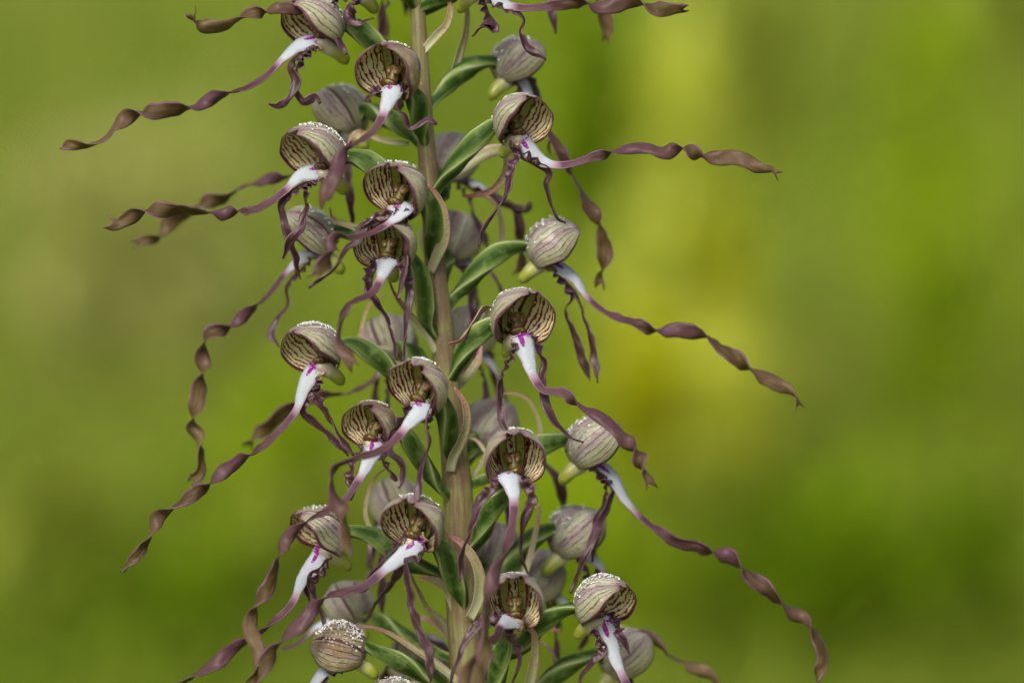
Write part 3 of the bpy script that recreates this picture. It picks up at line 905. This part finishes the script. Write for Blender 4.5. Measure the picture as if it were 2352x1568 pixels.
flower((1036, 352), 150, 205, [(1062, 405), (1110, 430), (1155, 466), (1182, 492), (1200, 540), (1206, 590), (1190, 640)], 215, hair=False, dew=0, small=True,
       ov=[(1015, 420), (1010, 450)], lobes=[[(1075, 457), (1086, 494), (1105, 531), (1123, 568)], [(1190, 480), (1218, 466), (1212, 478)]])
flower((1036, 532), 165, 215, [(1060, 592), (1095, 605), (1132, 640), (1152, 700), (1150, 765)], 225, hair=False, dew=0, small=True, ov=[(1018, 600), (1012, 640)])
flower((1201, 717), 28, -130, [(1200, 775), (1214, 822), (1226, 864), (1250, 898), (1300, 905), (1342, 930), (1382, 954), (1420, 985), (1452, 1030), (1480, 1072), (1501, 1122)], -250, half=125,
       lobes=[([(1178, 808), (1158, 845), (1146, 890), (1149, 940), (1160, 985), (1170, 1002)], -190), ([(1240, 800), (1252, 838), (1246, 880), (1256, 930), (1272, 968), (1302, 1000), (1341, 1015)], -150)],
       ov=[(1138, 738), (1102, 765), (1070, 802), (1048, 845)], wl=135, roll=-4, pitch=60)
flower((712, 791), -48, -105, [(710, 860), (692, 900), (678, 945), (640, 992), (590, 1040), (540, 1066), (490, 1096), (440, 1140), (400, 1170), (360, 1192), (330, 1240), (310, 1282), (285, 1318)], -110,
       lobes=[([(728, 905), (742, 935), (765, 968), (786, 1012), (812, 1046)], -140), ([(698, 940), (722, 968), (764, 1005), (802, 1046)], -70)],
       ov=[(800, 790), (840, 805), (880, 830), (920, 862)], wl=140, roll=11, pitch=47)
flower((962, 876), -28, -185, [(968, 935), (938, 972), (904, 1014), (862, 1042), (802, 1064), (770, 1088), (772, 1130), (784, 1180), (790, 1230), (796, 1282)], -390, wl=120, half=130,
       lobes=[([(982, 978), (986, 1020), (968, 1080), (961, 1125), (956, 1168)], -230), ([(915, 980), (900, 1005), (893, 1035), (918, 1056), (930, 1080), (922, 1112), (914, 1120)], -200)],
       ov=[(1005, 905), (1022, 950), (1030, 1000), (1036, 1040)], roll=-11, pitch=60)
flower((851, 968), -30, -150, [(858, 1022), (840, 1072), (818, 1112), (790, 1150), (740, 1180), (692, 1214), (652, 1244), (632, 1282), (618, 1340), (590, 1398), (574, 1440), (592, 1490), (580, 1530), (572, 1580)], -270, wl=115,
       lobes=[([(812, 1070), (804, 1100), (812, 1128), (806, 1150)], -150), ([(886, 1062), (902, 1090), (912, 1104)], -150)],
       ov=[(915, 985), (945, 1022), (975, 1065), (1008, 1118)], s=0.92, wilt=True, roll=-9, pitch=59)
flower((1181, 1040), 12, -180, [(1170, 1090), (1180, 1132), (1180, 1180), (1172, 1232), (1164, 1280), (1138, 1325), (1116, 1365), (1112, 1430), (1114, 1500), (1120, 1575)], -470, wl=130, half=160,
       lobes=[([(1132, 1118), (1104, 1150), (1088, 1205), (1064, 1268), (1055, 1334)], -210), ([(1214, 1122), (1222, 1150), (1205, 1190), (1196, 1230), (1196, 1275), (1212, 1318)], -205)],
       ov=[(1175, 1110), (1140, 1150), (1120, 1190), (1098, 1240)], roll=3, s=1.04)
flower((1370, 1006), 105, 20, [(1378, 1066), (1412, 1096), (1440, 1148), (1490, 1204), (1550, 1240), (1612, 1254), (1670, 1276), (1712, 1320), (1762, 1350), (1812, 1390), (1852, 1440), (1886, 1500), (1882, 1566)], 10,
       lobes=[([(1400, 1100), (1398, 1150), (1364, 1230), (1332, 1310), (1310, 1362)], -20), ([(1392, 1110), (1384, 1160), (1370, 1200), (1366, 1250), (1362, 1290)], 30)],
       ov=[(1310, 1005), (1270, 1012), (1220, 1035), (1150, 1080)], wl=190, dew=60)
flower((952, 1190), -26, -185, [(950, 1250), (905, 1288), (870, 1320), (838, 1346), (800, 1362), (742, 1384), (702, 1418), (662, 1450), (624, 1490), (604, 1540), (592, 1590)], -270, wl=135, half=120,
       lobes=[([(930, 1280), (938, 1330), (945, 1380), (960, 1436), (984, 1500), (990, 1580)], -200), ([(866, 1302), (852, 1318), (846, 1340), (830, 1352), (812, 1340)], -190), ([(918, 1305), (892, 1350), (860, 1392), (838, 1430)], 60)],
       ov=[(990, 1240), (1020, 1275), (1045, 1330), (1062, 1375)], roll=-11, pitch=60)
flower((727, 1212), -62, -70, [(722, 1290), (692, 1330), (670, 1388), (622, 1440), (580, 1470), (530, 1496), (480, 1530), (440, 1550), (405, 1572)], -80,
       lobes=[([(714, 1332), (720, 1370), (742, 1420), (740, 1450)], -80), ([(708, 1340), (706, 1372), (728, 1410)], -50)], ov=[(805, 1222), (850, 1230), (892, 1250), (940, 1290)], wl=150, dew=70, roll=4, pitch=45)
flower((1330, 1212), 112, 125, [(1345, 1268), (1378, 1302), (1395, 1345), (1400, 1400)], 140, hair=False, dew=40, small=True, ov=[(1272, 1216), (1230, 1235), (1185, 1275), (1142, 1325)])
flower((1180, 1370), 4, -190, [(1150, 1438), (1140, 1462), (1120, 1485), (1098, 1515), (1076, 1552), (1060, 1600)], -480, wl=80, half=160,
       lobes=[([(1104, 1428), (1086, 1450), (1066, 1480), (1056, 1510), (1042, 1545), (1028, 1585)], -230), ([(1166, 1455), (1186, 1476), (1196, 1512), (1188, 1545), (1168, 1590)], -215)],
       ov=[(1165, 1440), (1152, 1495), (1142, 1560), (1110, 1640)], s=0.93)
flower((1394, 1374), 44, -115, [(1390, 1434), (1405, 1478), (1420, 1530), (1442, 1580), (1475, 1640), (1530, 1690)], -120, wl=160,
       lobes=[([(1386, 1490), (1362, 1520), (1340, 1545), (1330, 1572)], -140), ([(1428, 1460), (1440, 1480), (1446, 1500)], -110)], ov=[(1315, 1395), (1275, 1408), (1236, 1436), (1196, 1485)], s=1.02, roll=-9, pitch=48)
flower((1442, 1490), 118, 130, [(1470, 1452), (1540, 1500), (1600, 1532), (1645, 1575), (1690, 1640)], 110, hair=False, dew=40, small=True, ov=[(1380, 1500), (1322, 1520), (1272, 1550), (1216, 1600)], wl=50)
flower((770, 1480), -96, -105, [(756, 1530), (728, 1562), (700, 1610), (650, 1660)], -130, wl=140, roll=-14, pitch=14, s=0.95, wilt=True,
       lobes=[([(748, 1550), (756, 1580), (770, 1620)], -110)], ov=[(850, 1490), (890, 1505), (940, 1526), (990, 1558)])
flower((905, 1606), -28, -150, [(905, 1660), (870, 1700), (830, 1730), (780, 1750)], -220, ov=[(950, 1640), (985, 1690)], dew=90)
flower((1105, -78), 42, -110, [(1118, -25), (1148, 2), (1185, 16), (1232, 20), (1290, 10), (1340, 0), (1390, 14), (1440, 6), (1482, 17), (1522, 22), (1582, 14)], -120, wl=115,
       lobes=[([(1112, 20), (1118, 42), (1136, 68), (1112, 62), (1086, 86)], -115), ([(1196, 36), (1196, 78), (1212, 112), (1236, 124), (1256, 136)], -105)], ov=[(1055, -60), (1020, -20)])
flower((925, -120), -160, 190, [(900, -60), (882, 0), (881, 60), (884, 100)], 240, hair=False, dew=0, small=True, ov=[(945, -60)], wl=60)
flower((1250, -130), 120, 130, [(1310, -90), (1360, -30), (1388, 20), (1393, 62), (1386, 102)], 160, hair=False, dew=0, small=True, ov=[(1150, -90), (1040, -10)], wl=70)
flower((893, 770), -165, 205, [(880, 840), (850, 880), (800, 905), (740, 909), (690, 920), (645, 945), (605, 985), (565, 1035)], 230, hair=False, dew=0, small=True, ov=[(930, 800), (980, 850)], wl=80)
flower((1082, 748), 160, 230, [(1110, 810), (1135, 850), (1150, 900), (1165, 940)], 240, hair=False, dew=0, small=True, ov=[(1055, 800), (1040, 860)])
flower((1130, 965), 135, 190, [(1180, 1020), (1240, 1065), (1280, 1105), (1300, 1150), (1290, 1190)], 200, hair=False, dew=0, small=True, ov=[(1085, 1010), (1070, 1050)], s=1.05)
flower((908, 1142), -150, 215, [(880, 1200), (855, 1250), (860, 1300), (905, 1350)], 220, hair=False, dew=0, small=True, ov=[(960, 1180), (1020, 1240)])
flower((1236, 1310), 150, 200, [(1270, 1360), (1310, 1400), (1340, 1450), (1325, 1500)], 210, hair=False, dew=0, small=True, ov=[(1180, 1350), (1120, 1420)])
flower((965, 1500), 175, 200, [(930, 1470), (890, 1440), (850, 1430)], 215, hair=False, dew=0, small=True, ov=[(1000, 1560), (1040, 1620)], wl=60,
       lobes=[([(939, 1471), (988, 1474), (1019, 1490), (1050, 1522), (1066, 1548)], 60), ([(900, 1520), (880, 1560), (870, 1600)], 150)])
flower((1128, 1245), 165, 185, [(1150, 1300), (1190, 1340), (1215, 1390), (1250, 1430)], 200, hair=False, dew=0, small=True, ov=[(1090, 1300), (1075, 1350)])
flower((800, 1375), -140, 190, [(770, 1420), (730, 1440), (690, 1480), (640, 1500)], 210, hair=False, dew=0, small=True, s=0.8, ov=[(870, 1420), (960, 1480)])

bract([(999, 431), (1055, 394), (1120, 353), (1160, 352), (1162, 392), (1138, 428), (1107, 444), (1062, 450)], 34, 10, 40)
bract([(1138, 600), (1149, 545), (1140, 480), (1105, 446), (1070, 455)], 22, 150, 150)
bract([(988, 625), (1003, 588), (1020, 545), (1020, 498), (1006, 452), (982, 424)], 26, -30, -120)
bract([(1000, 812), (972, 764), (931, 716), (903, 674), (889, 633)], 24, -20, -60)
bract([(905, 800), (833, 790), (831, 755), (847, 702), (884, 678)], 10, 60, 60)
bract([(1040, 868), (1075, 815), (1112, 752), (1128, 716), (1108, 706), (1087, 738), (1060, 778), (1029, 789)], 30, -10, -90)
bract([(1032, 1084), (1040, 1046), (1059, 1010), (1070, 968), (1065, 926), (1043, 890)], 29, -40, -130)
bract([(1150, 1080), (1236, 1010), (1228, 942), (1198, 909), (1154, 905), (1130, 930)], 11, 60, 80)
bract([(1085, 1100), (1116, 1046), (1112, 1034), (1095, 1012), (1070, 1004)], 12, 20, 50)
bract([(1078, 1420), (1097, 1380), (1102, 1333), (1091, 1289), (1063, 1250), (1021, 1222)], 27, -45, -130)
bract([(1060, 1575), (1021, 1544), (980, 1514), (938, 1486), (896, 1459), (855, 1442), (816, 1441)], 31, -35, -110, tipw=0.4)
bract([(1205, 1600), (1216, 1560), (1226, 1500), (1222, 1450), (1194, 1438)], 28, -60, -130, tipw=0.4)
bract([(1268, 1590), (1272, 1520), (1257, 1486), (1230, 1468)], 20, 60, 60)
bract([(1045, 1400), (1030, 1355), (999, 1333), (960, 1325)], 25, -20, -30)
bract([(1050, 1490), (1016, 1433), (980, 1400), (955, 1352), (935, 1300)], 24, 30, 40)
bract([(880, 1250), (845, 1200), (840, 1160), (852, 1112), (870, 1086), (892, 1073)], 10, 30, 0)
bract([(968, 122), (1000, 84), (1026, 55), (1034, 20), (1025, -20)], 20, -10, -30)
bract([(1030, 200), (1042, 161), (1054, 120), (1067, 70), (1070, 10), (1060, -40)], 25, 40, 60)
bract([(940, 330), (880, 322), (831, 305), (808, 315), (796, 335)], 14, 60, 50)
bract([(860, 540), (808, 521), (775, 510), (760, 496), (757, 476)], 17, 40, 30)
bract([(1190, 1360), (1215, 1290), (1235, 1200), (1238, 1165), (1210, 1160)], 16, 30, 50)

bract([(1075, 1250), (1100, 1215), (1130, 1170), (1150, 1120), (1160, 1085)], 30, 30, 40)
bract([(1090, 1480), (1105, 1430), (1125, 1380), (1140, 1330), (1138, 1290)], 28, 40, 30)
bract([(1075, 1560), (1060, 1500), (1010, 1440), (975, 1420), (940, 1425)], 22, 50, 60)
bract([(1110, 1560), (1135, 1520), (1190, 1470), (1240, 1440), (1290, 1450)], 24, 40, 50)
bract([(1040, 900), (1070, 870), (1098, 830), (1105, 790)], 24, 40, 60)
bract([(1000, 690), (960, 660), (930, 610), (905, 600)], 16, 60, 40)
